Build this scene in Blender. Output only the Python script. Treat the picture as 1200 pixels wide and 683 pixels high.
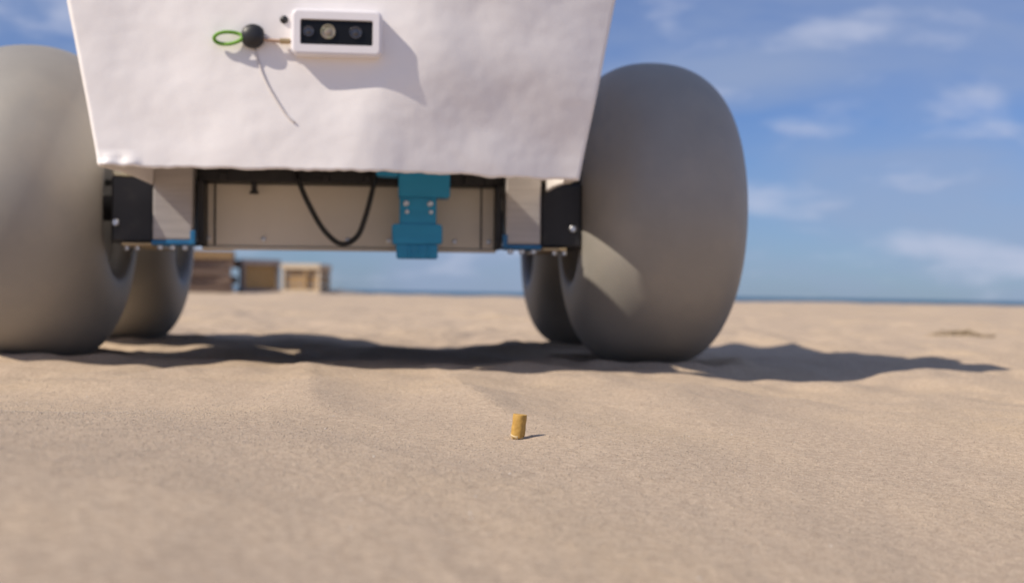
import bpy, bmesh, math, random
import numpy as np
from mathutils import Vector, Matrix, Euler, noise as mnoise

# ------------------------------------------------------------------ reset
for o in list(bpy.data.objects):
    bpy.data.objects.remove(o, do_unlink=True)
scene = bpy.context.scene
C = scene.collection
R = math.radians
random.seed(7)

# ------------------------------------------------------------------ camera
EYE = 0.088
cam = bpy.data.cameras.new('camera')
cam.sensor_fit = 'HORIZONTAL'
cam.sensor_width = 36.0
cam.lens = 41.7
cam.clip_start = 0.02
cam.clip_end = 60000
cam.dof.use_dof = True
cam.dof.focus_distance = 0.74
cam.dof.aperture_fstop = 8.2
cam.dof.aperture_blades = 0
camo = bpy.data.objects.new('camera', cam)
C.objects.link(camo)
camo.matrix_world = Matrix.Translation((0, 0, EYE)) @ Matrix.Rotation(R(90.06), 4, 'X') @ Matrix.Rotation(R(1.0), 4, 'Z')
scene.camera = camo

# ------------------------------------------------------------------ sun + sky
SUN_EL, SUN_FRONT = 43.0, 27.0          # elevation; angle the sun stands in front (camera side) of due left
to_sun = Vector((-math.cos(R(SUN_EL)) * math.cos(R(SUN_FRONT)),
                 -math.cos(R(SUN_EL)) * math.sin(R(SUN_FRONT)),
                 math.sin(R(SUN_EL))))
sl = bpy.data.lights.new('sun', 'SUN')
sl.energy = 4.9
sl.angle = R(0.53)
sl.color = (1.0, 0.90, 0.755)
so = bpy.data.objects.new('sun', sl)
C.objects.link(so)
so.rotation_euler = to_sun.to_track_quat('Z', 'Y').to_euler()

world = bpy.data.worlds.new('World')
scene.world = world
world.use_nodes = True
nt = world.node_tree
nt.nodes.clear()
def N(tree, typ, **kw):
    n = tree.nodes.new(typ)
    for k, v in kw.items():
        if k.startswith('i_'):
            key = k[2:]
            key = int(key) if key.isdigit() else key
            n.inputs[key].default_value = v
        else:
            setattr(n, k, v)
    return n
wout = N(nt, 'ShaderNodeOutputWorld')
bg = N(nt, 'ShaderNodeBackground')
bg.inputs['Strength'].default_value = 0.095
sky = N(nt, 'ShaderNodeTexSky', sky_type='NISHITA', sun_disc=False)
sky.sun_elevation = R(SUN_EL)
sky.sun_rotation = math.atan2(to_sun.x, to_sun.y)
sky.air_density = 1.0
sky.dust_density = 0.3
sky.ozone_density = 3.0
hs = N(nt, 'ShaderNodeHueSaturation')
hs.inputs['Saturation'].default_value = 0.94
hs.inputs['Value'].default_value = 1.0
tint = N(nt, 'ShaderNodeMix', data_type='RGBA', blend_type='MULTIPLY')
tint.inputs['Factor'].default_value = 1.0
tint.inputs['B'].default_value = (0.41, 0.605, 1.0, 1)
nt.links.new(sky.outputs[0], tint.inputs['A'])
nt.links.new(tint.outputs['Result'], hs.inputs['Color'])
tc = N(nt, 'ShaderNodeTexCoord')
mp = N(nt, 'ShaderNodeMapping')
mp.inputs['Scale'].default_value = (3.0, 3.0, 9.0)
mp.inputs['Rotation'].default_value = (0, R(6), 0)
mp.inputs['Location'].default_value = (0.7, 2.3, 1.1)
nt.links.new(tc.outputs['Generated'], mp.inputs['Vector'])
n1 = N(nt, 'ShaderNodeTexNoise')
n1.inputs['Scale'].default_value = 1.1
n1.inputs['Detail'].default_value = 6
n1.inputs['Roughness'].default_value = 0.52
n1.inputs['Distortion'].default_value = 0.35
nt.links.new(mp.outputs[0], n1.inputs['Vector'])
cr = N(nt, 'ShaderNodeValToRGB')
cr.color_ramp.interpolation = 'EASE'
cr.color_ramp.elements[0].position = 0.22
cr.color_ramp.elements[0].color = (0, 0, 0, 1)
cr.color_ramp.elements[1].position = 0.68
cr.color_ramp.elements[1].color = (0.8, 0.8, 0.8, 1)
nt.links.new(n1.outputs['Fac'], cr.inputs['Fac'])
mixc = N(nt, 'ShaderNodeMix', data_type='RGBA')
mixc.inputs['B'].default_value = (3.3, 4.1, 6.0, 1)
mp2 = N(nt, 'ShaderNodeMapping')
mp2.inputs['Scale'].default_value = (9.0, 9.0, 26.0)
mp2.inputs['Location'].default_value = (5.1, 2.3, 0.4)
nt.links.new(tc.outputs['Generated'], mp2.inputs['Vector'])
n2 = N(nt, 'ShaderNodeTexNoise')
n2.inputs['Scale'].default_value = 1.0
n2.inputs['Detail'].default_value = 5
n2.inputs['Roughness'].default_value = 0.5
n2.inputs['Distortion'].default_value = 0.2
nt.links.new(mp2.outputs[0], n2.inputs['Vector'])
cr2 = N(nt, 'ShaderNodeValToRGB')
cr2.color_ramp.interpolation = 'EASE'
cr2.color_ramp.elements[0].position = 0.50
cr2.color_ramp.elements[0].color = (0, 0, 0, 1)
cr2.color_ramp.elements[1].position = 0.72
cr2.color_ramp.elements[1].color = (0.6, 0.6, 0.6, 1)
nt.links.new(n2.outputs['Fac'], cr2.inputs['Fac'])
nt.links.new(cr.outputs['Color'], mixc.inputs['Factor'])
puff = N(nt, 'ShaderNodeMix', data_type='RGBA')
puff.inputs['B'].default_value = (6.0, 6.4, 8.0, 1)
nt.links.new(cr2.outputs['Color'], puff.inputs['Factor'])
nt.links.new(hs.outputs['Color'], mixc.inputs['A'])
nt.links.new(mixc.outputs['Result'], puff.inputs['A'])
nt.links.new(puff.outputs['Result'], bg.inputs['Color'])
nt.links.new(bg.outputs[0], wout.inputs[0])

scene.view_settings.view_transform = 'Standard'
scene.view_settings.look = 'None'
scene.view_settings.exposure = 0.0
scene.view_settings.gamma = 1.0
scene.view_settings.use_curve_mapping = False

# ------------------------------------------------------------------ materials
def ramp(tree, stops):
    r = tree.nodes.new('ShaderNodeValToRGB')
    e = r.color_ramp.elements
    while len(e) < len(stops):
        e.new(0.5)
    for k, (p, c) in enumerate(stops):
        e[k].position = p
        e[k].color = (*c, 1) if len(c) == 3 else c
    return r

def noise_mat(name, c1, c2, scale=20, rough=0.6, bump=0.0, bscale=80, bdist=0.001, detail=6, metallic=0.0, spec=0.5,
              stretch=(1, 1, 1), sheen=None, roughvar=0.0, coat=0.0):
    m = bpy.data.materials.new(name)
    m.use_nodes = True
    t = m.node_tree
    b = t.nodes['Principled BSDF']
    co = N(t, 'ShaderNodeTexCoord')
    mpn = N(t, 'ShaderNodeMapping')
    mpn.inputs['Scale'].default_value = stretch
    t.links.new(co.outputs['Object'], mpn.inputs[0])
    nn = N(t, 'ShaderNodeTexNoise')
    nn.inputs['Scale'].default_value = scale
    nn.inputs['Detail'].default_value = detail
    nn.inputs['Roughness'].default_value = 0.6
    t.links.new(mpn.outputs[0], nn.inputs['Vector'])
    r = ramp(t, [(0.3, c1), (0.7, c2)])
    t.links.new(nn.outputs['Fac'], r.inputs['Fac'])
    t.links.new(r.outputs['Color'], b.inputs['Base Color'])
    b.inputs['Roughness'].default_value = rough
    b.inputs['Metallic'].default_value = metallic
    b.inputs['Specular IOR Level'].default_value = spec
    b.inputs['Coat Weight'].default_value = coat
    if roughvar:
        mr = N(t, 'ShaderNodeMapRange')
        mr.inputs['To Min'].default_value = rough - roughvar
        mr.inputs['To Max'].default_value = rough + roughvar
        t.links.new(nn.outputs['Fac'], mr.inputs['Value'])
        t.links.new(mr.outputs[0], b.inputs['Roughness'])
    if bump:
        n2 = N(t, 'ShaderNodeTexNoise')
        n2.inputs['Scale'].default_value = bscale
        n2.inputs['Detail'].default_value = 6
        t.links.new(mpn.outputs[0], n2.inputs['Vector'])
        bp = N(t, 'ShaderNodeBump')
        bp.inputs['Strength'].default_value = bump
        bp.inputs['Distance'].default_value = bdist
        t.links.new(n2.outputs['Fac'], bp.inputs['Height'])
        t.links.new(bp.outputs[0], b.inputs['Normal'])
    return m

def sand_material():
    m = bpy.data.materials.new('dry_beach_sand')
    m.use_nodes = True
    t = m.node_tree
    b = t.nodes['Principled BSDF']
    b.inputs['Roughness'].default_value = 0.95
    b.inputs['Specular IOR Level'].default_value = 0.12
    co = N(t, 'ShaderNodeTexCoord')
    big = N(t, 'ShaderNodeTexNoise', i_Scale=3.5, i_Detail=5)
    t.links.new(co.outputs['Object'], big.inputs['Vector'])
    rb = ramp(t, [(0.28, (0.44, 0.350, 0.272)), (0.5, (0.475, 0.376, 0.285)), (0.72, (0.515, 0.400, 0.285))])
    t.links.new(big.outputs['Fac'], rb.inputs['Fac'])
    # single grains: pale quartz, ochre, dark mineral
    vor = N(t, 'ShaderNodeTexVoronoi', i_Scale=1300.0)
    t.links.new(co.outputs['Object'], vor.inputs['Vector'])
    rg = ramp(t, [(0.0, (0.60, 0.55, 0.52)), (0.08, (0.85, 0.83, 0.81)), (0.5, (1, 1, 1)), (0.9, (1.13, 1.12, 1.08)), (0.97, (1.36, 1.34, 1.3))])
    sep = N(t, 'ShaderNodeSeparateColor')
    t.links.new(vor.outputs['Color'], sep.inputs[0])
    t.links.new(sep.outputs[0], rg.inputs['Fac'])
    mul = N(t, 'ShaderNodeMix', data_type='RGBA', blend_type='MULTIPLY')
    mul.inputs['Factor'].default_value = 0.7
    t.links.new(rb.outputs['Color'], mul.inputs['A'])
    t.links.new(rg.outputs['Color'], mul.inputs['B'])
    mid = N(t, 'ShaderNodeTexNoise', i_Scale=240.0, i_Detail=5)
    t.links.new(co.outputs['Object'], mid.inputs['Vector'])
    rm = ramp(t, [(0.35, (0.88, 0.86, 0.85)), (0.65, (1.08, 1.08, 1.08))])
    t.links.new(mid.outputs['Fac'], rm.inputs['Fac'])
    mul2 = N(t, 'ShaderNodeMix', data_type='RGBA', blend_type='MULTIPLY')
    mul2.inputs['Factor'].default_value = 1.0
    t.links.new(mul.outputs['Result'], mul2.inputs['A'])
    t.links.new(rm.outputs['Color'], mul2.inputs['B'])
    t.links.new(mul2.outputs['Result'], b.inputs['Base Color'])
    nb = N(t, 'ShaderNodeTexNoise', i_Scale=850.0, i_Detail=4, i_Roughness=0.7)
    t.links.new(co.outputs['Object'], nb.inputs['Vector'])
    b1 = N(t, 'ShaderNodeBump')
    b1.inputs['Strength'].default_value = 0.5
    b1.inputs['Distance'].default_value = 0.0012
    t.links.new(nb.outputs['Fac'], b1.inputs['Height'])
    nc = N(t, 'ShaderNodeTexNoise', i_Scale=45.0, i_Detail=5)
    t.links.new(co.outputs['Object'], nc.inputs['Vector'])
    b2 = N(t, 'ShaderNodeBump')
    b2.inputs['Strength'].default_value = 0.35
    b2.inputs['Distance'].default_value = 0.006
    t.links.new(nc.outputs['Fac'], b2.inputs['Height'])
    t.links.new(b1.outputs[0], b2.inputs['Normal'])
    t.links.new(b2.outputs[0], b.inputs['Normal'])
    return m

def sea_material():
    m = bpy.data.materials.new('sea_water')
    m.use_nodes = True
    t = m.node_tree
    b = t.nodes['Principled BSDF']
    b.inputs['Base Color'].default_value = (0.02, 0.085, 0.14, 1)
    b.inputs['Roughness'].default_value = 0.35
    b.inputs['IOR'].default_value = 1.33
    co = N(t, 'ShaderNodeTexCoord')
    mpn = N(t, 'ShaderNodeMapping')
    mpn.inputs['Scale'].default_value = (0.25, 0.7, 1)
    t.links.new(co.outputs['Object'], mpn.inputs[0])
    n = N(t, 'ShaderNodeTexNoise', i_Scale=0.8, i_Detail=8)
    t.links.new(mpn.outputs[0], n.inputs['Vector'])
    bp = N(t, 'ShaderNodeBump')
    bp.inputs['Strength'].default_value = 1.0
    bp.inputs['Distance'].default_value = 1.2
    t.links.new(n.outputs['Fac'], bp.inputs['Height'])
    t.links.new(bp.outputs[0], b.inputs['Normal'])
    return m

M = {}
M['sand'] = sand_material()
M['sea'] = sea_material()
M['white_shell'] = noise_mat('white_painted_fibreglass', (0.87, 0.83, 0.815), (0.92, 0.88, 0.865), 9, 0.36, 0.22, 22, 0.004, roughvar=0.08)
M['white_plastic'] = noise_mat('white_plastic', (0.80, 0.77, 0.80), (0.84, 0.81, 0.84), 30, 0.35)
M['black_plastic'] = noise_mat('black_plastic', (0.010, 0.010, 0.012), (0.02, 0.02, 0.023), 30, 0.45)
M['black_box'] = noise_mat('black_anodised_metal', (0.009, 0.009, 0.011), (0.017, 0.017, 0.021), 25, 0.5)
M['black_rubber'] = noise_mat('black_rubber', (0.008, 0.008, 0.008), (0.02, 0.02, 0.02), 60, 0.55, 0.3, 300, 0.0005)
M['window_glass'] = noise_mat('dark_glass', (0.006, 0.006, 0.007), (0.008, 0.008, 0.009), 10, 0.3, spec=0.25)
M['lens'] = noise_mat('coated_lens', (0.02, 0.02, 0.03), (0.05, 0.05, 0.06), 300, 0.05, coat=1.0)
M['lens_warm'] = noise_mat('coated_lens_warm', (0.20, 0.22, 0.10), (0.32, 0.24, 0.22), 120, 0.12, coat=1.0)
M['tyre'] = noise_mat('grey_balloon_tyre', (0.235, 0.217, 0.192), (0.300, 0.280, 0.252), 6, 0.52, 0.08, 30, 0.002, roughvar=0.05, spec=0.9)
def dust(m, col, scale, lo, hi, amount):
    t = m.node_tree
    b = t.nodes['Principled BSDF']
    src = b.inputs['Base Color'].links[0].from_socket
    co = N(t, 'ShaderNodeTexCoord')
    n = N(t, 'ShaderNodeTexNoise', i_Scale=scale, i_Detail=8, i_Roughness=0.65)
    t.links.new(co.outputs['Object'], n.inputs['Vector'])
    r = ramp(t, [(lo, (0, 0, 0)), (hi, (amount, amount, amount))])
    t.links.new(n.outputs['Fac'], r.inputs['Fac'])
    mx = N(t, 'ShaderNodeMix', data_type='RGBA')
    t.links.new(r.outputs['Color'], mx.inputs['Factor'])
    t.links.new(src, mx.inputs['A'])
    mx.inputs['B'].default_value = (*col, 1)
    t.links.new(mx.outputs['Result'], b.inputs['Base Color'])
dust(M['tyre'], (0.42, 0.35, 0.27), 16, 0.50, 0.72, 0.22)
dust(M['black_box'], (0.30, 0.25, 0.20), 30, 0.55, 0.8, 0.12)

M['rim'] = noise_mat('pale_plastic_rim', (0.32, 0.31, 0.29), (0.38, 0.37, 0.35), 15, 0.5)
M['aluminium'] = noise_mat('brushed_aluminium', (0.38, 0.35, 0.34), (0.47, 0.44, 0.42), 20, 0.42, 0.2, 120, 0.0005, metallic=0.35, stretch=(1, 1, 12))
M['panel'] = noise_mat('tan_metal_panel', (0.62, 0.565, 0.49), (0.70, 0.645, 0.565), 9, 0.5, 0.15, 60, 0.001)
M['teal'] = noise_mat('teal_printed_plastic', (0.010, 0.24, 0.46), (0.016, 0.30, 0.56), 18, 0.42, 0.3, 400, 0.0004, stretch=(0.2, 0.2, 3))
M['blue_tape'] = noise_mat('blue_tape', (0.008, 0.10, 0.26), (0.015, 0.16, 0.36), 50, 0.45)
M['steel'] = noise_mat('zinc_steel', (0.55, 0.55, 0.56), (0.68, 0.68, 0.7), 40, 0.28, metallic=0.9)
M['brass'] = noise_mat('brass_plate', (0.40, 0.29, 0.16), (0.50, 0.38, 0.22), 40, 0.4, metallic=0.5)
M['foam'] = noise_mat('pale_foam', (0.62, 0.58, 0.42), (0.72, 0.68, 0.52), 60, 0.85, 0.5, 200, 0.002)
M['green_cord'] = noise_mat('green_cord', (0.10, 0.30, 0.02), (0.22, 0.45, 0.05), 200, 0.6)
M['tan_cord'] = noise_mat('tan_cord', (0.40, 0.26, 0.18), (0.5, 0.34, 0.24), 200, 0.6)
M['shadow_line_grey'] = noise_mat('shadow_line_grey', (0.60, 0.56, 0.55), (0.68, 0.64, 0.63), 200, 0.6)
M['cork_paper'] = noise_mat('cork_tipping_paper', (0.38, 0.21, 0.04), (0.54, 0.33, 0.08), 420, 0.62, 0.3, 700, 0.0003)
M['filter_core'] = noise_mat('filter_fibre', (0.50, 0.34, 0.14), (0.66, 0.48, 0.24), 900, 0.9)
M['white_paper'] = noise_mat('white_paper', (0.52, 0.38, 0.18), (0.62, 0.50, 0.30), 500, 0.7)
M['ash'] = noise_mat('charred_tobacco', (0.06, 0.04, 0.02), (0.16, 0.10, 0.05), 900, 0.9, 0.6, 900, 0.0005)
M['wood_dark'] = noise_mat('weathered_brown_wood', (0.15, 0.10, 0.075), (0.26, 0.18, 0.13), 6, 0.8, 0.3, 30, 0.004, stretch=(1, 6, 6))
M['wood_mid'] = noise_mat('tan_wood', (0.30, 0.19, 0.09), (0.42, 0.28, 0.14), 5, 0.75, 0.3, 30, 0.004, stretch=(1, 6, 6))
M['plywood'] = noise_mat('ochre_plywood', (0.34, 0.22, 0.09), (0.44, 0.29, 0.13), 4, 0.7, 0.2, 25, 0.003, stretch=(6, 1, 1))
M['wood_pale'] = noise_mat('pale_bare_wood', (0.50, 0.40, 0.28), (0.64, 0.53, 0.40), 5, 0.75, 0.2, 30, 0.003, stretch=(1, 6, 6))
M['wood_grey'] = noise_mat('grey_weathered_wood', (0.20, 0.18, 0.19), (0.29, 0.26, 0.27), 5, 0.8, 0.3, 30, 0.003, stretch=(1, 6, 6))
M['rock'] = noise_mat('dark_wet_rock', (0.10, 0.10, 0.11), (0.20, 0.19, 0.19), 2.5, 0.8, 0.6, 6, 0.06)
M['seaweed'] = noise_mat('dry_seaweed', (0.20, 0.15, 0.09), (0.36, 0.27, 0.17), 60, 0.85)
M['shell'] = noise_mat('shell_fragment', (0.62, 0.56, 0.50), (0.82, 0.78, 0.72), 200, 0.5)
M['grain'] = noise_mat('loose_sand_grain', (0.27, 0.215, 0.165), (0.66, 0.55, 0.44), 900, 0.75, detail=1)

# ------------------------------------------------------------------ helpers
def tag(o, label=None, cat=None, group=None, kind=None):
    if label: o['label'] = label
    if cat: o['category'] = cat
    if group: o['group'] = group
    if kind: o['kind'] = kind
    return o

def empty(name, loc=(0, 0, 0), rot=(0, 0, 0), parent=None):
    o = bpy.data.objects.new(name, None)
    o.empty_display_size = 0.05
    C.objects.link(o)
    o.location = loc
    o.rotation_euler = rot
    o.parent = parent
    return o

def link(name, me, mat, parent=None, loc=(0, 0, 0), rot=(0, 0, 0), smooth=False):
    if mat is not None and not me.materials:
        me.materials.append(M[mat])
    if smooth:
        me.polygons.foreach_set('use_smooth', [True] * len(me.polygons))
    o = bpy.data.objects.new(name, me)
    C.objects.link(o)
    o.parent = parent
    o.location = loc
    o.rotation_euler = rot
    return o

def bm_mesh(bm, name):
    bmesh.ops.recalc_face_normals(bm, faces=bm.faces)
    me = bpy.data.meshes.new(name)
    bm.to_mesh(me)
    bm.free()
    return me

def add_box(bm, lo, hi, bevel=0.0, seg=2, mat=None):
    r = bmesh.ops.create_cube(bm, size=1.0)
    vs = r['verts']
    for v in vs:
        v.co = Vector([lo[i] + (v.co[i] + 0.5) * (hi[i] - lo[i]) for i in range(3)])
        if mat is not None:
            v.co = mat @ v.co
    if bevel > 0:
        es = list({e for v in vs for e in v.link_edges})
        bmesh.ops.bevel(bm, geom=es, offset=bevel, segments=seg, affect='EDGES', profile=0.5)

def box_mesh(lo, hi, bevel=0.0, seg=2):
    bm = bmesh.new()
    add_box(bm, lo, hi, bevel, seg)
    return bm_mesh(bm, 'box')

def add_tube(bm, pts, rad, n=10, closed=False, cap=True):
    pts = [Vector(p) for p in pts]
    k = len(pts)
    rads = rad if isinstance(rad, (list, tuple)) else [rad] * k
    up = None
    rings = []
    for i, p in enumerate(pts):
        if closed:
            d = pts[(i + 1) % k] - pts[i - 1]
        else:
            d = pts[min(i + 1, k - 1)] - pts[max(i - 1, 0)]
        d.normalize()
        if up is None:
            up = d.orthogonal().normalized()
        up = (up - d * up.dot(d)).normalized()
        side = d.cross(up)
        rings.append([bm.verts.new(p + (up * math.cos(2 * math.pi * j / n) + side * math.sin(2 * math.pi * j / n)) * rads[i]) for j in range(n)])
    rr = range(k) if closed else range(k - 1)
    for i in rr:
        a, b = rings[i], rings[(i + 1) % k]
        for j in range(n):
            bm.faces.new((a[j], a[(j + 1) % n], b[(j + 1) % n], b[j]))
    if not closed and cap:
        bm.faces.new(rings[0][::-1])
        bm.faces.new(rings[-1])

def tube_mesh(pts, rad, n=10, closed=False):
    bm = bmesh.new()
    add_tube(bm, pts, rad, n, closed)
    return bm_mesh(bm, 'tube')

def lathe_mesh(prof, n=48, axis='Z', closed_profile=False):
    """prof: list of (axial, radius) turned about an axis."""
    bm = bmesh.new()
    rings = []
    for (h, r) in prof:
        if r < 1e-7:
            rings.append([bm.verts.new((0, 0, h))])
        else:
            rings.append([bm.verts.new((r * math.cos(2 * math.pi * j / n), r * math.sin(2 * math.pi * j / n), h)) for j in range(n)])
    seq = list(zip(rings[:-1], rings[1:]))
    if closed_profile:
        seq.append((rings[-1], rings[0]))
    for a, b in seq:
        for j in range(n):
            j2 = (j + 1) % n
            if len(a) == 1 and len(b) == 1:
                continue
            if len(a) == 1:
                bm.faces.new((a[0], b[j], b[j2]))
            elif len(b) == 1:
                bm.faces.new((a[j], a[j2], b[0]))
            else:
                bm.faces.new((a[j], a[j2], b[j2], b[j]))
    if axis == 'X':
        bmesh.ops.rotate(bm, verts=bm.verts, cent=(0, 0, 0), matrix=Matrix.Rotation(R(90), 3, 'Y'))
    elif axis == 'Y':
        bmesh.ops.rotate(bm, verts=bm.verts, cent=(0, 0, 0), matrix=Matrix.Rotation(R(90), 3, 'X'))
    return bm_mesh(bm, 'lathe')

def spline(ctrl, n=40):
    """Catmull-Rom through control points."""
    P = [Vector(c) for c in ctrl]
    P = [P[0] * 2 - P[1]] + P + [P[-1] * 2 - P[-2]]
    out = []
    segs = len(P) - 3
    for i in range(n + 1):
        t = i / n * segs
        s = min(int(t), segs - 1)
        u = t - s
        a, b, c, d = P[s:s + 4]
        out.append(0.5 * ((2 * b) + (c - a) * u + (2 * a - 5 * b + 4 * c - d) * u * u + (3 * b - a - 3 * c + d) * u ** 3))
    return out

# numpy value noise
_rng = np.random.RandomState(11)
_T = _rng.rand(256, 256)
def vnoise(x, y):
    xi = np.floor(x).astype(np.int64); yi = np.floor(y).astype(np.int64)
    fx = x - xi; fy = y - yi
    fx = fx * fx * fx * (fx * (fx * 6 - 15) + 10); fy = fy * fy * fy * (fy * (fy * 6 - 15) + 10)
    a = _T[xi & 255, yi & 255]; b = _T[(xi + 1) & 255, yi & 255]
    c = _T[xi & 255, (yi + 1) & 255]; d = _T[(xi + 1) & 255, (yi + 1) & 255]
    return (a * (1 - fx) + b * fx) * (1 - fy) + (c * (1 - fx) + d * fx) * fy - 0.5
def fbm(x, y, octv=4, gain=0.5):
    s = np.zeros_like(x, dtype=float); a = 1.0
    for k in range(octv):
        s += a * vnoise(x * 2 ** k + 17.3 * k, y * 2 ** k + 9.1 * k)
        a *= gain
    return s
def sstep(a, b, x):
    t = np.clip((x - a) / (b - a), 0, 1)
    return t * t * (3 - 2 * t)

# ------------------------------------------------------------------ robot pose (shared with the sand so that the tyres press into it)
YAW = 6.0
ROB = Vector((-0.207, 1.51, 0.0))
TYRE_R, TYRE_W = 0.197, 0.101
HALF_TRACK, WHEELBASE, SINK = 0.384, 0.465, 0.010
rob_rot = Matrix.Rotation(R(YAW), 3, 'Z')
wheel_local = [(-HALF_TRACK, 0.0), (HALF_TRACK, 0.0), (-HALF_TRACK, WHEELBASE), (HALF_TRACK, WHEELBASE)]
wheel_xy = [ROB + rob_rot @ Vector((a, b, 0)) for a, b in wheel_local]
BUTT = (0.0045, 0.722)

def ground_z(x, y):
    x = np.asarray(x, dtype=float); y = np.asarray(y, dtype=float)
    r = np.sqrt(x * x + y * y)
    near = 1 - sstep(2.2, 5.0, r)
    z = np.zeros(np.broadcast(x, y).shape)
    # gentle wind-worked surface close by
    z += 0.016 * fbm(x * 2.3 + 3.1, y * 2.0 + 8.7, 3, 0.45) * sstep(0.35, 1.1, r)
    z += 0.009 * fbm(x * 9.0 + 1.7, y * 6.0 + 4.2, 3, 0.5) * near * (0.35 + 0.65 * sstep(0.75, 1.15, y))
    z -= 0.17 * x * (1 - sstep(0.20, 1.0, y)) * (1 - sstep(0.4, 1.0, np.abs(x)))  # sideways tilt added so the foreground sand shades darker
    # trodden lumps around and behind the robot
    lump = sstep(0.95, 1.35, y) * (1 - sstep(4.0, 9.0, r))
    z += (0.021 * np.abs(fbm(x * 5.2 + 41.0, y * 4.6 + 12.0, 3, 0.5)) - 0.0090) * lump
    z += 0.0045 * fbm(x * 14.0 + 9.0, y * 11.0 + 2.0, 3, 0.55) * lump
    # soft drag ridges that run towards the camera
    wob = 0.05 * fbm(x * 1.3 + 5, y * 2.2 + 2, 2)
    rid = np.abs(vnoise((x + 0.22 * y + wob) * 7.0 + 30.0, y * 1.1 + 60.0))
    z += 0.016 * (0.25 - rid) * sstep(0.72, 0.95, y) * (1 - sstep(1.35, 1.6, y))
    # farther sand: broad footprints and drifts
    far = sstep(2.5, 6.0, r)
    z += far * (0.05 * fbm(x * 0.55, y * 0.8 + 3.0, 4, 0.55) - 0.012)
    z += 0.010 * fbm(x * 3.0, y * 2.6, 2) * sstep(2.0, 3.5, r) * (1 - sstep(14, 30, r))
    # tyre prints with a squeezed-up rim
    for w in wheel_xy:
        dx = x - w.x; dy = y - w.y
        lx = dx * math.cos(R(YAW)) + dy * math.sin(R(YAW)); ly = -dx * math.sin(R(YAW)) + dy * math.cos(R(YAW))
        d = np.sqrt((lx / 0.100) ** 2 + (ly / 0.082) ** 2)
        z = z * (1 - 0.85 * (1 - sstep(0.9, 1.9, d)))
        z += -0.011 * (1 - sstep(0.75, 1.1, d)) + 0.010 * np.exp(-((d - 1.28) / 0.2) ** 2) * (0.75 + 0.9 * vnoise(lx * 28, ly * 28))
    # flat under the cigarette butt
    db = np.sqrt((x - BUTT[0]) ** 2 + (y - BUTT[1]) ** 2)
    z = z * sstep(0.01, 0.16, db) - 0.0010 * np.exp(-(db / 0.012) ** 2)
    z += 0.0022 * np.exp(-(((x - BUTT[0] - 0.026) / 0.016) ** 2 + ((y - BUTT[1] - 0.006) / 0.008) ** 2)) * (0.8 + 1.2 * vnoise(x * 140, y * 140))
    # crest of the beach, then down to the sea
    crest = 24 + 2.5 * fbm(x * 0.05 + 3, np.zeros_like(x) + 1.5, 2)
    z -= sstep(0, 26, y - crest) * 3.2
    return z

def axis_points(spec):
    """spec: list of (start, end, step0, step1)"""
    out = []
    for a, b, s0, s1 in spec:
        p = a
        while p < b - 1e-6:
            out.append(p)
            t = (p - a) / (b - a)
            p += s0 * (s1 / s0) ** t
    out.append(spec[-1][1])
    return np.array(sorted(set(np.round(out, 5))))

def grid_mesh(name, xs, ys, zf):
    X, Y = np.meshgrid(xs, ys)
    Z = zf(X, Y)
    nx, ny = len(xs), len(ys)
    co = np.stack([X, Y, Z], -1).reshape(-1, 3).astype(np.float32)
    idx = np.arange(nx * ny).reshape(ny, nx)
    q = np.stack([idx[:-1, :-1], idx[:-1, 1:], idx[1:, 1:], idx[1:, :-1]], -1).reshape(-1, 4).astype(np.int32)
    me = bpy.data.meshes.new(name)
    me.vertices.add(len(co)); me.vertices.foreach_set('co', co.ravel())
    me.loops.add(q.size); me.loops.foreach_set('vertex_index', q.ravel())
    me.polygons.add(len(q))
    me.polygons.foreach_set('loop_start', np.arange(0, q.size, 4, dtype=np.int32))
    me.polygons.foreach_set('loop_total', np.full(len(q), 4, dtype=np.int32))
    me.update(calc_edges=True)
    me.polygons.foreach_set('use_smooth', np.ones(len(q), dtype=bool))
    return me

# ------------------------------------------------------------------ ground and sea
xs = axis_points([(0, 1.3, 0.0055, 0.0065), (1.3, 4, 0.0065, 0.08), (4, 60, 0.08, 4), (60, 900, 4, 200)])
xs = np.concatenate([-xs[::-1][:-1], xs])
ys = axis_points([(-700, -4, 200, 0.6), (-4, 0.25, 0.6, 0.01), (0.25, 2.6, 0.006, 0.007), (2.6, 6, 0.007, 0.08), (6, 60, 0.08, 1.2)])
sand = link('sand_beach', grid_mesh('sand_beach', xs, ys, ground_z), 'sand')
tag(sand, 'wide pale dry sand beach with soft ridges', 'sand', kind='structure')

sea_me = bpy.data.meshes.new('sea')
sea_me.from_pydata([(-30000, 30, -2.2), (30000, 30, -2.2), (30000, 40000, -2.2), (-30000, 40000, -2.2)], [], [(0, 1, 2, 3)])
sea = link('sea', sea_me, 'sea')
tag(sea, 'narrow strip of blue sea along the horizon', 'sea', kind='structure')

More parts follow.
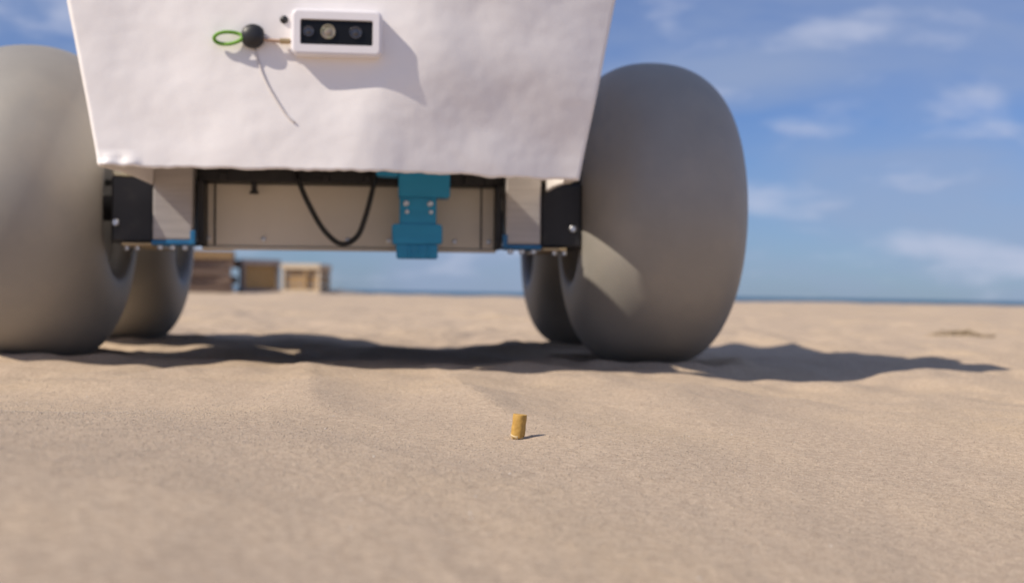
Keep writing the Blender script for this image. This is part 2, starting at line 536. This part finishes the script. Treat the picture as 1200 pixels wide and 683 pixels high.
# loose grains on the near sand: too small and too many to count
def scatter(name, count, xr, yr, smin, smax, mat, seed, label, cat, flat=0.7, power=1.0):
    rs = np.random.RandomState(seed)
    y = yr[0] + (yr[1] - yr[0]) * rs.rand(count) ** power
    x = (rs.rand(count) - 0.5) * 2 * (y * 0.47 + 0.02)
    z = ground_z(x, y)
    s = smin + (smax - smin) * rs.rand(count) ** 3
    base = np.array([(1, 0, 0), (-1, 0, 0), (0, 1, 0), (0, -1, 0), (0, 0, 1), (0, 0, -1)], float)
    faces = np.array([(0, 2, 4), (2, 1, 4), (1, 3, 4), (3, 0, 4), (2, 0, 5), (1, 2, 5), (3, 1, 5), (0, 3, 5)])
    jit = base[None] * (0.7 + 0.6 * rs.rand(count, 6, 1)) + 0.35 * (rs.rand(count, 6, 3) - 0.5)
    jit[..., 2] *= flat
    a = rs.rand(count) * 6.283
    ca, sa = np.cos(a)[:, None], np.sin(a)[:, None]
    px = jit[..., 0] * ca - jit[..., 1] * sa; py = jit[..., 0] * sa + jit[..., 1] * ca
    co = np.stack([px, py, jit[..., 2]], -1) * (s[:, None, None] * 0.5)
    co += np.stack([x, y, z + s * 0.5 * flat * 0.35], -1)[:, None, :]
    f = (faces[None] + 6 * np.arange(count)[:, None, None]).reshape(-1, 3).astype(np.int32)
    me = bpy.data.meshes.new(name)
    me.vertices.add(count * 6); me.vertices.foreach_set('co', co.astype(np.float32).ravel())
    me.loops.add(f.size); me.loops.foreach_set('vertex_index', f.ravel())
    me.polygons.add(len(f))
    me.polygons.foreach_set('loop_start', np.arange(0, f.size, 3, dtype=np.int32))
    me.polygons.foreach_set('loop_total', np.full(len(f), 3, dtype=np.int32))
    me.update(calc_edges=True)
    o = link(name, me, mat)
    tag(o, label, cat, kind='stuff')
scatter('sand_grains', 110000, (-1, 1), (0.42, 1.2), 0.00035, 0.0011, 'grain', 3, 'loose coarse grains lying on the near sand', 'sand grains')
scatter('shell_fragments', 220, (-1, 1), (0.36, 2.0), 0.0006, 0.0020, 'shell', 5, 'tiny white shell fragments scattered over the sand', 'shell fragments', 0.5)

# ------------------------------------------------------------------ robot
robot = empty('beach_robot', ROB, (0, R(0.5), R(YAW)))
robot.rotation_euler = Euler((0, R(-0.5), R(YAW)), 'XYZ')
tag(robot, 'white bodied four wheeled beach cleaning robot on grey balloon tyres', 'robot')

# wheels
def tyre_mesh(R_, a, r0=0.48, p=2.25, n=96, m=44):
    b = R_ * (1 - r0); rc = R_ * r0
    prof = []
    for k in range(m + 1):
        t = math.pi * k / m
        c, s = math.cos(t), math.sin(t)
        prof.append((a * math.copysign(abs(c) ** (2 / p), c), rc + b * abs(s) ** (2 / p)))
    bi = R_ * 0.10                                  # sidewall turns back in to the bead
    for k in range(1, 8):
        t = math.pi / 2 * k / 7
        prof.append((-a * (1 - 0.32 * (1 - math.cos(t))), rc - bi * math.sin(t)))
    inner = [(-x, r) for x, r in reversed(prof[m + 1:])]
    me = lathe_mesh(prof + inner, n, 'X', True)
    for v in me.vertices:                          # squash onto the sand, sides bulge
        low = max(0.0, (-v.co.z - R_ * 0.62) / (R_ * 0.38))
        v.co.x *= 1 + 0.10 * low * low
    return me
tyre_me = tyre_mesh(TYRE_R, TYRE_W)
tyre_me.materials.append(M['tyre'])
tyre_me.polygons.foreach_set('use_smooth', [True] * len(tyre_me.polygons))
rc = TYRE_R * 0.37
rim_me = lathe_mesh([(-0.078, 0), (-0.078, 0.02), (-0.070, 0.026), (-0.066, 0.05), (-0.080, 0.062), (-0.078, rc + 0.004), (-0.066, rc - 0.003),
                     (0.066, rc - 0.003), (0.078, rc + 0.004), (0.080, 0.062), (0.066, 0.05), (0.070, 0.026), (0.078, 0.02), (0.078, 0)], 48, 'X')
rim_me.materials.append(M['rim'])
rim_me.polygons.foreach_set('use_smooth', [True] * len(rim_me.polygons))
axle_me = lathe_mesh([(-0.045, 0), (-0.045, 0.016), (0.045, 0.016), (0.045, 0)], 24, 'X')
axle_me.materials.append(M['black_box'])
valve_me = lathe_mesh([(0, 0), (0, 0.004), (0.012, 0.0035), (0.012, 0.0025), (0.020, 0.0025), (0.020, 0)], 12, 'X')
valve_me.materials.append(M['black_rubber'])
for k, (a, b) in enumerate(wheel_local):
    lab = ['sunlit front tyre at the left', 'shaded front tyre with a patch of sun', 'rear tyre half hidden behind the sunlit front tyre', 'rear tyre half hidden behind the shaded front tyre'][k]
    w = empty('wheel', (a, b, TYRE_R - SINK), (0, 0, 0), robot)
    w['label'] = lab
    ty = link('tyre', tyre_me, None, w)
    link('rim', rim_me, None, w)
    side = -1 if a > 0 else 1
    link('axle', axle_me, None, w, (side * 0.11, 0, 0))
    link('valve', valve_me, None, w, (side * 0.074, 0.035, 0.035), (0, 0, 0 if side > 0 else math.pi))

# body shell ---------------------------------------------------------------
Z0, Z1 = 0.2085, 0.428                 # bottom lip and top of the body
FY = -0.310                            # front panel plane
LEAN = 0.06                            # the panel leans back
def half_left(z):  return -(0.2376 + (z - Z0) * 0.204)
def half_right(z): return 0.2537 + (z - Z0) * 0.195
def front_y(x, z):
    # the right-hand part of the panel is bent back along a slanting crease
    xc = 0.027 + (z - Z0) * 0.47 + 0.018 * mnoise.noise((x * 9, z * 14, 3.3))
    d = x - xc
    bend = 0.0
    w = 0.03
    if d > -w:
        t = min(1, (d + w) / (2 * w))
        bend = 0.23 * (w * t * t if t < 1 else (w + (d - w)))
    dents = 0.0045 * mnoise.noise((x * 8, z * 8, 1.2)) + 0.0011 * mnoise.noise((x * 22, z * 22, 7.7)) + 0.0003 * mnoise.noise((x * 80, z * 80, 2.7))
    return FY + bend + dents + LEAN * (z - Z0)
bm = bmesh.new()
NV = 70
rows = []
for iv in range(NV + 1):
    v = iv / NV
    z = Z0 + (Z1 - Z0) * v
    xl, xr = half_left(z), half_right(z)
    ring = []
    def put(x, y, zz): ring.append(bm.verts.new((x, y, zz)))
    NF = 130
    for i in range(NF + 1):
        x = xl + (xr - xl) * i / NF
        zz = z
        if iv <= 2:                              # torn, uneven lower lip
            fade = 1 - iv / 3
            zz += fade * (0.0022 * mnoise.noise((x * 35, 0.3, 4.0)) + 0.0012 * mnoise.noise((x * 120, 0.6, 9.0)))
        y = front_y(x, z)
        if iv <= 4 and -0.275 < x < -0.20:        # lip curls forward at the left corner
            y -= (1 - iv / 5) * 0.006 * (0.6 + mnoise.noise((x * 90, iv * 0.7, 2.0)))
        put(x, y, zz)
    yfr, yfl = front_y(xr, z), front_y(xl, z)
    tuck = 0.012 + 0.25 * max(0, z - Z0)
    for i in range(1, 7):                        # side turns in, behind the front tyre line
        t = i / 6
        put(xr - tuck * math.sin(t * math.pi / 2) ** 1.4, yfr + 0.10 * t, z)
    for i in range(1, 13):
        put(xr - tuck, yfr + 0.10 + (0.56 - yfr - 0.10) * i / 12, z)
    for i in range(1, 31):
        put((xr - tuck) + ((xl + tuck) - (xr - tuck)) * i / 30, 0.56, z)
    for i in range(1, 13):
        put(xl + tuck, 0.56 + (yfl + 0.10 - 0.56) * i / 12, z)
    for i in range(5, 0, -1):
        t = i / 6
        put(xl + tuck * math.sin(t * math.pi / 2) ** 1.4, yfl + 0.10 * t, z)
    rows.append(ring)
n = len(rows[0])
for a, b in zip(rows[:-1], rows[1:]):
    for j in range(n):
        bm.faces.new((a[j], a[(j + 1) % n], b[(j + 1) % n], b[j]))
shell = link('body_shell', bm_mesh(bm, 'body_shell'), 'white_shell', robot, smooth=True)
shell['label'] = 'white dented tapered body shell with a torn lower lip'
sol = shell.modifiers.new('thickness', 'SOLIDIFY')
sol.thickness = 0.004
sol.offset = -1
# floor, bulkhead, then unseen blocks and covers added to shade the right-hand tyre (the gap behind the panel is open at the top between the covers)
link('body_floor', box_mesh((-0.222, -0.112, 0.2360), (0.232, 0.55, 0.2400), 0.001, 1), 'black_box', robot)
link('bulkhead', box_mesh((-0.221, -0.118, 0.2405), (0.231, -0.1125, Z1 - 0.006), 0.001, 1), 'white_shell', robot)
link('added_shade_block_front', box_mesh((0.100, -0.272, Z1 - 0.004), (0.255, -0.203, 0.63), 0.012, 3), 'white_shell', robot)  # unseen block, added only for the shadow it casts
link('added_shade_block_upper', box_mesh((-0.206, -0.200, Z1 - 0.004), (0.213, 0.545, 0.655), 0.02, 4), 'white_shell', robot)  # unseen too, invented to keep sun off the tyre top
def y_at(x): return front_y(x, Z1) + 0.008
for xa, xb in ((-0.255, -0.022), (0.088, 0.272)):  # added covers; the slot between them lets a wedge of sun through
    link('added_slot_cover', box_mesh((xa, max(y_at(xa), y_at(xb)), Z1 - 0.011), (xb, -0.120, Z1 - 0.006), 0.001, 1), 'white_shell', robot)

# depth camera on the front panel -----------------------------------------
cx0, cx1, cz0, cz1 = -0.0496, 0.0413, 0.3234, 0.3700
cyb = FY + LEAN * 0.14 + 0.014
cyf = cyb - 0.030
housing = empty('depth_camera', ((cx0 + cx1) / 2, cyb, (cz0 + cz1) / 2), (0, 0, 0), robot)
housing['label'] = 'white camera housing with a black window and three lenses'
hw, hh = (cx1 - cx0) / 2, (cz1 - cz0) / 2
def rounded_rect(w, h, r, n=6):
    out = []
    for cx, cz, a0 in ((w - r, h - r, 0), (-w + r, h - r, 90), (-w + r, -h + r, 180), (w - r, -h + r, 270)):
        for k in range(n + 1):
            a = R(a0 + 90 * k / n)
            out.append((cx + r * math.cos(a), cz + r * math.sin(a)))
    return out
def frame_mesh(w, h, r, wi, hi_, ri, depth, recess, edge):
    """Rounded housing with a rectangular opening in its front (front faces -Y)."""
    bm = bmesh.new()
    def loop(w_, h_, r_, y): return [bm.verts.new((x, y, z)) for x, z in rounded_rect(w_, h_, r_)]
    L = [loop(w, h, r, 0), loop(w, h, r, -depth + edge), loop(w - edge * 0.3, h - edge * 0.3, r - edge * 0.3, -depth + edge * 0.3),
         loop(w - edge, h - edge, r - edge, -depth), loop(wi, hi_, ri, -depth), loop(wi - 0.0006, hi_ - 0.0006, ri, -depth + recess)]
    for a, b in zip(L[:-1], L[1:]):
        for j in range(len(a)):
            bm.faces.new((a[j], a[(j + 1) % len(a)], b[(j + 1) % len(a)], b[j]))
    bm.faces.new(L[0]); bm.faces.new(L[-1])
    return bm_mesh(bm, 'frame')
link('housing', frame_mesh(hw, hh, 0.007, 0.0364, 0.0128, 0.002, cyb - cyf, 0.004, 0.003), 'white_plastic', housing)
link('window', box_mesh((-0.0357, -0.0280, -0.0121), (0.0357, -0.0262, 0.0121), 0.0006, 1), 'window_glass', housing)
lens_me = lathe_mesh([(0, 0.0078), (0.0015, 0.0078), (0.0018, 0.0066), (0.0008, 0.0062), (0.0014, 0.0042), (0.0020, 0.002), (0.0022, 0)], 32, 'Y')
lens_me2 = lens_me.copy()
for lx, wm, r_ in ((-0.0280, 'lens', 0.7), (-0.0085, 'lens_warm', 0.95), (0.019, 'lens', 0.8)):
    l = link('lens', lens_me2 if wm == 'lens_warm' else lens_me, wm, housing, (lx, -0.0281, 0.0005), (0, 0, 0), True)
    l.scale = (r_, 1, r_)

# toggle with a cord loop ------------------------------------------------
PY = FY + LEAN * (0.342 - Z0)
ball_c = Vector((-0.088, PY - 0.006, 0.3422))
tog = empty('cord_toggle', ball_c, (0, 0, 0), robot)
tog['label'] = 'black ball toggle with a green cord loop'
bm = bmesh.new()
bmesh.ops.create_icosphere(bm, subdivisions=4, radius=0.0123)
for v in bm.verts:
    v.co.x *= 1.04
    v.co.y *= 0.62
    if abs(v.co.x) > 0.0105: v.co.x = math.copysign(0.0105 + (abs(v.co.x) - 0.0105) * 0.4, v.co.x)
    v.co *= 1 + 0.015 * mnoise.noise(v.co * 160)
link('toggle_ball', bm_mesh(bm, 'ball'), 'black_plastic', tog, smooth=True)
loop_pts = []
for k in range(40):
    a = 2 * math.pi * k / 40
    loop_pts.append((-0.0240 + 0.0140 * math.cos(a), -0.002 + 0.002 * math.sin(a * 2), -0.003 + 0.0060 * math.sin(a) + 0.001 * math.cos(a)))
link('cord_loop', tube_mesh(loop_pts, 0.0019, 10, True), 'green_cord', tog, smooth=True)
link('cord', tube_mesh(spline([(0.010, -0.001, -0.003), (0.022, -0.001, -0.0042), (0.034, 0.0, -0.004), (0.045, 0.002, -0.005)], 16), 0.0018, 8), 'tan_cord', tog, smooth=True)
link('crimp', lathe_mesh([(0.027, 0), (0.027, 0.003), (0.037, 0.003), (0.037, 0)], 16, 'X'), 'brass', tog, (0, -0.0005, -0.0042))
link('panel_screw', lathe_mesh([(0, 0.0045), (0.004, 0.0042), (0.006, 0.003), (0.0065, 0)], 16, 'Y'), 'black_plastic', robot, (-0.0578, PY + 0.004, 0.3612), smooth=True)
# thin grey tube standing in for the soft shadow line below the toggle
shadow_line_xz = [(-0.0860, 0.3305), (-0.0829, 0.3183), (-0.0766, 0.3008), (-0.0661, 0.2818), (-0.0546, 0.2645), (-0.0458, 0.2560)]
link('shadow_line', tube_mesh(spline([(x, front_y(x, z) - 0.0006, z) for x, z in shadow_line_xz], 30), 0.0012, 8), 'shadow_line_grey', tog, tuple(-ball_c), smooth=True)

# chassis under the body -------------------------------------------------
CB, CT = 0.138, 0.2345
cross = link('cross_panel', box_mesh((-0.172, -0.070, CB + 0.001), (0.181, -0.060, CT - 0.020), 0.0015, 1), 'panel', robot)
link('panel_seam', box_mesh((-0.1585, -0.0715, CB + 0.002), (-0.1565, -0.0705, CT - 0.0205)), 'black_box', cross)
link('panel_seam', box_mesh((0.1615, -0.0715, CB + 0.002), (0.1635, -0.0705, CT - 0.0205)), 'black_box', cross)
link('bottom_flange', box_mesh((-0.172, -0.0735, CB - 0.003), (0.181, -0.0605, CB + 0.0008), 0.001, 1), 'panel', cross)
rail = link('cross_rail', box_mesh((-0.190, -0.092, CT - 0.0195), (0.200, -0.055, CT + 0.0015), 0.0015, 1), 'black_box', robot)
link('rail_knob', lathe_mesh([(0, 0.0035), (-0.010, 0.0035), (-0.011, 0.0055), (-0.014, 0.0055), (-0.0145, 0)], 14, 'Z'), 'black_plastic', rail, (-0.110, -0.086, CT - 0.0195))
for sgn, x0, x1 in ((-1, -0.2215, -0.1765), (1, 0.1885, 0.2305)):
    p = link('chassis_post', box_mesh((x0, -0.118, CB + 0.006), (x1, -0.075, CT + 0.0005), 0.002, 2), 'aluminium', robot)
    xi0, xi1 = (x1 + 0.0035, x1 + 0.0105) if sgn < 0 else (x0 - 0.0105, x0 - 0.0035)
    link('edge_bar', box_mesh((xi0, -0.105, CB), (xi1, -0.066, CT - 0.020), 0.001, 1), 'black_box', robot)
    tp = link('tape_strip', box_mesh((x0 - 0.001, -0.1195, CB), (x1 + 0.001, -0.073, CB + 0.0058), 0.0012, 1), 'blue_tape', p)
    xt = x1 - 0.002 if sgn < 0 else x0 - 0.004
    link('tape_tab', box_mesh((xt, -0.1215, CB + 0.001), (xt + 0.006, -0.1198, CB + 0.017), 0.0008, 1), 'blue_tape', p)
    for q in range(3):
        link('bolt', lathe_mesh([(0, 0.0036), (-0.004, 0.0036), (-0.005, 0.0028), (-0.005, 0)], 8, 'Z'), 'steel', p, (x0 + 0.007 + q * 0.014, -0.105, CB - 0.0002))
    bx0, bx1 = (x0 - 0.051, x0 - 0.0015) if sgn < 0 else (x1 + 0.0015, x1 + 0.053)
    mb = link('motor_box', box_mesh((bx0, -0.100, CB + 0.003), (bx1, 0.06, CT - 0.016), 0.003, 2), 'black_box', robot)
    bxx = bx0 + 0.006 if sgn < 0 else bx1 - 0.012
    link('bolt', lathe_mesh([(0, 0.0042), (0.003, 0.0042), (0.0042, 0.003), (0.0042, 0)], 12, 'Y'), 'steel', mb, (bxx, -0.1, CB + 0.026))
    link('base_plate', box_mesh((bx0 + (0.014 if sgn < 0 else 0.002), -0.108, CB - 0.001), (bx1 - (0.001 if sgn < 0 else 0.020), 0.05, CB + 0.0026), 0.0006, 1), 'brass', mb)
    for q in range(2):
        link('bolt', lathe_mesh([(0, 0.0034), (-0.004, 0.0034), (-0.0052, 0.0024), (-0.0052, 0)], 8, 'Z'), 'steel', mb, (bx0 + 0.018 + q * 0.012, -0.098, CB - 0.0012))
    # lumpy pale foam packed above the motor box
    bmf = bmesh.new()
    add_box(bmf, (bx0 + 0.002, -0.102, CT - 0.0155), (bx1 - 0.012, -0.05, CT - 0.001), 0.003, 3)
    bmesh.ops.subdivide_edges(bmf, edges=bmf.edges, cuts=2, use_grid_fill=True)
    for v in bmf.verts:
        v.co += Vector((mnoise.noise(v.co * 90), mnoise.noise(v.co * 90 + Vector((5, 0, 0))), mnoise.noise(v.co * 70 + Vector((0, 9, 0))))) * 0.0022
    link('foam_packing', bm_mesh(bmf, 'foam'), 'foam', mb, smooth=True)

for xa, xb in ((-0.268, -0.224), (0.236, 0.280)):
    sr = link('added_shade_rail', box_mesh((xa, 0.062, CB + 0.034), (xb, 0.40, CT - 0.017), 0.002, 1), 'black_box', robot)  # added to block sun and darken the ground under the robot
    rb_ = link('motor_box', box_mesh((xa - 0.003, 0.402, CB + 0.030), (xb + 0.003, 0.54, CT - 0.016), 0.003, 2), 'black_box', robot)
# teal sensor bracket ------------------------------------------------------
sb = empty('sensor_bracket', (0.0868, -0.125, 0.2255), (0, 0, 0), robot)
sb.scale = (1, 1, 1.06)
sb['label'] = 'teal plastic bracket hanging under the body'
def prism(outline, y0, y1, bev=0.0012):
    bm = bmesh.new()
    f = bm.faces.new([bm.verts.new((x, y0, z)) for x, z in outline])
    r = bmesh.ops.extrude_face_region(bm, geom=[f])
    for v in r['geom']:
        if isinstance(v, bmesh.types.BMVert): v.co.y = y1
    bmesh.ops.recalc_face_normals(bm, faces=bm.faces)
    bmesh.ops.bevel(bm, geom=[e for e in bm.edges], offset=bev, segments=2, affect='EDGES')
    return bm_mesh(bm, 'prism')
S = 1.0
tb = link('top_block', prism([(-0.026, 0.009), (0.034, 0.009), (0.034, -0.027), (-0.026, -0.027)], -0.008, 0.030), 'teal', sb)
link('neck', prism([(-0.0245, -0.0265), (0.0185, -0.0265), (0.0185, -0.062), (-0.0245, -0.062)], -0.004, 0.026), 'teal', sb)
link('collar', prism([(-0.0335, -0.0575), (-0.026, -0.056), (0.0195, -0.056), (0.0255, -0.0575), (0.0255, -0.078), (-0.0325, -0.079)], -0.007, 0.029), 'teal', sb)
link('plug', prism([(-0.0285, -0.0785), (0.0205, -0.0785), (0.0205, -0.0945), (-0.0275, -0.0945)], -0.003, 0.025), 'teal', sb)
for q in (-0.014, -0.004, 0.008):
    link('rib', box_mesh((q, -0.0048, -0.094), (q + 0.003, -0.0028, -0.080), 0.0006, 1), 'teal', sb)
link('mount_strip', prism([(-0.052, 0.008), (-0.0265, 0.008), (-0.0265, -0.0045), (-0.052, -0.0035)], -0.006, 0.020, 0.0008), 'teal', sb)
for q in (-0.017, 0.011):
    link('bolt', lathe_mesh([(0, 0.0032), (0.003, 0.0032), (0.004, 0.002), (0.004, 0)], 10, 'Y'), 'steel', sb, (q, -0.0042, -0.034))
    link('bolt', lathe_mesh([(0, 0.0022), (0.002, 0.0022), (0.0026, 0.0012), (0.0026, 0)], 10, 'Y'), 'steel', sb, (q + 0.001, -0.0042, -0.043))

for q in (-0.150, -0.030, 0.020, 0.140, 0.165):
    link('cable_clip', box_mesh((q, -0.0965, CT - 0.0185), (q + 0.009, -0.0925, CT - 0.009), 0.0008, 1), 'black_plastic', rail)
for q in (-0.165, -0.1, 0.0, 0.05, 0.13, 0.172):
    link('bolt', lathe_mesh([(0, 0.0030), (0.0018, 0.0030), (0.0026, 0.0018), (0.0026, 0)], 10, 'Y'), 'steel', cross, (q, -0.0702, CB + 0.010))
# hanging black cable --------------------------------------------------------
cab = link('cable', tube_mesh(spline([(-0.059, -0.098, 0.226), (-0.0545, -0.115, 0.212), (-0.0432, -0.120, 0.187), (-0.0252, -0.122, 0.157), (-0.0053, -0.122, 0.1415), (0.0125, -0.122, 0.150), (0.0222, -0.121, 0.173), (0.0309, -0.118, 0.208), (0.035, -0.112, 0.232)], 60), 0.0031, 12), 'black_rubber', robot, smooth=True)

# ------------------------------------------------------------------ cigarette butt
gz = float(ground_z(np.array([BUTT[0]]), np.array([BUTT[1]]))[0])
butt = empty('cigarette_butt', (BUTT[0], BUTT[1], gz - 0.0026), (R(-3), R(6), 0))
butt.scale = (1, 1, 1.07)
tag(butt, 'small ochre cigarette butt standing upright in the sand', 'cigarette butt')
def crumple(me, amp, f, seed):
    for v in me.vertices:
        d = Vector((v.co.x, v.co.y, 0))
        if d.length > 1e-5:
            v.co += d.normalized() * amp * mnoise.noise(v.co * f + Vector((seed, 0, 0)))
    return me
RB = 0.00425
prof = [(0.0036 + (0.0166 - 0.0036) * k / 24, RB * (1 - 0.06 * math.exp(-k / 2))) for k in range(25)]
paper = crumple(lathe_mesh(prof, 40, 'Z'), 0.0003, 330, 2)
for v in paper.vertices:
    if v.co.z < 0.0046:
        v.co.z += 0.0007 * math.sin(math.atan2(v.co.y, v.co.x) * 2 + 2.2) + 0.0003 * mnoise.noise(v.co * 900)
pp = link('tipping_paper', paper, 'cork_paper', butt, smooth=True)
ms = pp.modifiers.new('thickness', 'SOLIDIFY'); ms.thickness = 0.00012
core = crumple(lathe_mesh([(0.002, 0), (0.002, RB * 0.80), (0.0035, RB * 0.9)] + [(0.0035 + 0.0126 * k / 8, RB * 0.93) for k in range(1, 9)] + [(0.0164, RB * 0.75), (0.0162, 0)], 32, 'Z'), 0.0002, 330, 2)
link('filter_core', core, 'filter_core', butt, smooth=True)
rem = crumple(lathe_mesh([(0.0026, RB * 0.72), (0.0031, RB * 1.03), (0.0040, RB * 1.06), (0.0044, RB * 0.98)], 32, 'Z'), 0.0004, 420, 8)
for v in rem.vertices:
    if v.co.x > 0.0008:
        v.co.x *= 0.82; v.co.y *= 0.82
    v.co.z += 0.0006 * mnoise.noise(v.co * 260) - v.co.x * 0.12
r_ = link('paper_remnant', rem, 'white_paper', butt, smooth=True)
ms = r_.modifiers.new('thickness', 'SOLIDIFY'); ms.thickness = 0.0002
ash = crumple(lathe_mesh([(-0.0006, 0), (-0.0006, RB * 0.75), (0.0012, RB * 0.9), (0.0030, RB * 0.86), (0.0032, 0)], 28, 'Z'), 0.0008, 500, 4)
for v in ash.vertices: v.co.x += 0.0006
link('burnt_end', ash, 'ash', butt, smooth=True)

# ------------------------------------------------------------------ crates and pallets far off at the left
def px(x, dist):                                    # metres to the side of the view axis for a bearing
    return x * dist
def at(bearing, dist):
    X = bearing * dist
    return (X, dist, float(ground_z(np.array([X]), np.array([dist]))[0]))

def make_pallet(loc, rz, label):
    p = empty('wooden_pallet', loc, (0, 0, rz))
    tag(p, label, 'pallet', 'pallets stacked beside the crates')
    L, W = 0.82, 0.80
    for q in range(6):
        link('deck_board', pal_board, None, p, (-L / 2 + 0.07 + q * 0.136, 0, 0.128))
    for q in range(3):
        link('bottom_board', pal_board, None, p, (-L / 2 + 0.07 + q * 0.272, 0, 0.011))
        link('bottom_board', pal_board, None, p, (-L / 2 + 0.206 + q * 0.272, 0, 0.011))
        link('stringer', pal_block, None, p, (0, -W / 2 + 0.03 + q * 0.37, 0.0695))
    return p
pal_board = box_mesh((-0.06, -0.40, -0.0105), (0.06, 0.40, 0.0105), 0.002, 1); pal_board.materials.append(M['wood_dark'])
pal_block = box_mesh((-0.41, -0.02, -0.047), (0.41, 0.02, 0.047)); pal_block.materials.append(M['wood_dark'])
pal_block2 = pal_block.copy(); pal_block2.materials.clear(); pal_block2.materials.append(M['wood_mid'])
pal_board2 = pal_board.copy(); pal_board2.materials.clear(); pal_board2.materials.append(M['wood_mid'])
DC = 20.0
names = ['bottom pallet of the brown stack beside the grey rear tyre', 'second pallet from the ground in the brown stack', 'middle pallet of the brown stack', 'fourth pallet from the ground in the brown stack', 'topmost tan pallet of the brown stack']
for k in range(5):
    x, y, z = at(-0.2565, DC)
    if k == 4: pal_board, pal_block = pal_board2, pal_block2
    make_pallet((x + [0, 0.02, -0.03, 0.05, 0.02][k], y + [0, 0.03, -0.02, 0.05, 0.0][k], z + 0.139 * k + 0.01), R([4, -3, 5, -2, 3][k] + 8), names[k])

def make_crate(name, loc, rz, w, d, h, label, frame_mat, side_mat, slats, brace=False):
    c = empty(name, loc, (0, 0, rz))
    tag(c, label, 'crate', 'wooden crates on the far sand')
    t = 0.045
    for sx in (-1, 1):
        for sy in (-1, 1):
            x = sx * (w / 2 - t / 2); y = sy * (d / 2 - t / 2)
            link('corner_post', box_mesh((x - t / 2, y - t / 2, 0), (x + t / 2, y + t / 2, h), 0.003, 1), frame_mat, c)
    for zz in (0.0, h - t * 1.6):
        for sy in (-1, 1):
            y = sy * (d / 2 + 0.011)
            link('rail', box_mesh((-w / 2, y - 0.0105, zz + 0.002), (w / 2, y + 0.0105, zz + t * 1.6), 0.002, 1), frame_mat, c)
        for sx in (-1, 1):
            x = sx * (w / 2 + 0.011)
            link('rail', box_mesh((x - 0.0105, -d / 2, zz + 0.002), (x + 0.0105, d / 2, zz + t * 1.6), 0.002, 1), frame_mat, c)
    gap = 0.012 if slats > 1 else 0.0
    hs_ = (h - 0.01) / slats
    for q in range(slats):
        z0, z1 = 0.005 + q * hs_ + gap / 2, 0.005 + (q + 1) * hs_ - gap / 2
        for sy in (-1, 1):
            y = sy * (d / 2 - t - 0.009)
            link('board', box_mesh((-w / 2 + t, y - 0.008, z0), (w / 2 - t, y + 0.008, z1)), side_mat, c)
        for sx in (-1, 1):
            x = sx * (w / 2 - t - 0.009)
            link('board', box_mesh((x - 0.008, -d / 2 + t, z0), (x + 0.008, d / 2 - t, z1)), side_mat, c)
    link('top_board', box_mesh((-w / 2 - 0.01, -d / 2 - 0.01, h + 0.001), (w / 2 + 0.01, d / 2 + 0.01, h + 0.022), 0.002, 1), frame_mat, c)
    if brace:
        link('middle_post', box_mesh((0.09 - t / 2, -d / 2 - 0.008, 0.08), (0.09 + t / 2, -d / 2 + t - 0.002, h - 0.08), 0.002, 1), side_mat, c)
    return c
x, y, z = at(-0.2135, DC + 0.4)
make_crate('plywood_crate', (x, y, z), R(18), 0.62, 0.62, 0.555, 'plain ochre plywood crate between the pallets and the pale framed crate', 'wood_grey', 'plywood', 1)
x, y, z = at(-0.1735, DC + 0.2)
make_crate('slatted_crate', (x, y, z), R(-8), 0.66, 0.60, 0.485, 'pale framed slatted crate farthest from the brown pallets', 'wood_pale', 'wood_mid', 3, True)

# low dark rocks behind the crates
x, y, z = at(-0.150, 23.5)
rk = empty('rock_groyne', (x, y, z))
tag(rk, 'low dark rock bank beyond the pale crate', 'rocks')
for q in range(9):
    bm = bmesh.new()
    bmesh.ops.create_icosphere(bm, subdivisions=3, radius=1)
    sx = random.uniform(0.20, 0.32); hz = 0.19 - 0.018 * q
    for v in bm.verts:
        v.co *= 1 + 0.35 * mnoise.noise(v.co * 1.4 + Vector((q * 3.1, 0, 0))) + 0.12 * mnoise.noise(v.co * 4 + Vector((q, 5, 0)))
        v.co = Vector((v.co.x * sx, v.co.y * 0.35, v.co.z * hz))
    link('rock', bm_mesh(bm, 'rock'), 'rock', rk, (-0.55 + q * 0.145, random.uniform(-0.2, 0.2), -0.02), (0, 0, random.uniform(-0.4, 0.4)), True)

# ------------------------------------------------------------------ dry seaweed clump at the right
def clump(loc, w, h, nst, name, label, seed):
    rnd = random.Random(seed)
    bm = bmesh.new()
    for q in range(nst):
        x0 = rnd.gauss(0, w * 0.25); y0 = rnd.gauss(0, w * 0.18)
        a = rnd.uniform(0, 6.283); l = rnd.uniform(0.3, 0.9) * w * 0.5
        hh_ = rnd.uniform(0.2, 1.0) * h * math.exp(-(x0 / (w * 0.35)) ** 2)
        gx = lambda X, Y: float(ground_z(np.array([loc[0] + X]), np.array([loc[1] + Y]))[0]) - loc[2]
        p0 = (x0 - math.cos(a) * l, y0 - math.sin(a) * l * 0.7, gx(x0 - math.cos(a) * l, y0 - math.sin(a) * l * 0.7))
        p1 = (x0 + rnd.gauss(0, 0.01), y0, gx(x0, y0) + hh_)
        p2 = (x0 + math.cos(a) * l, y0 + math.sin(a) * l * 0.7, gx(x0 + math.cos(a) * l, y0 + math.sin(a) * l * 0.7) + 0.002)
        add_tube(bm, spline([p0, p1, p2], 7), rnd.uniform(0.0010, 0.0026), 5)
    o = link(name, bm_mesh(bm, name), 'seaweed', None, loc)
    tag(o, label, 'seaweed')
    return o
cx_, cy_ = 1.215, 3.2
clump((cx_, cy_, float(ground_z(np.array([cx_]), np.array([cy_]))[0])), 0.14, 0.020, 46, 'seaweed_clump', 'small tangled clump of dry brown seaweed on the sand', 4)
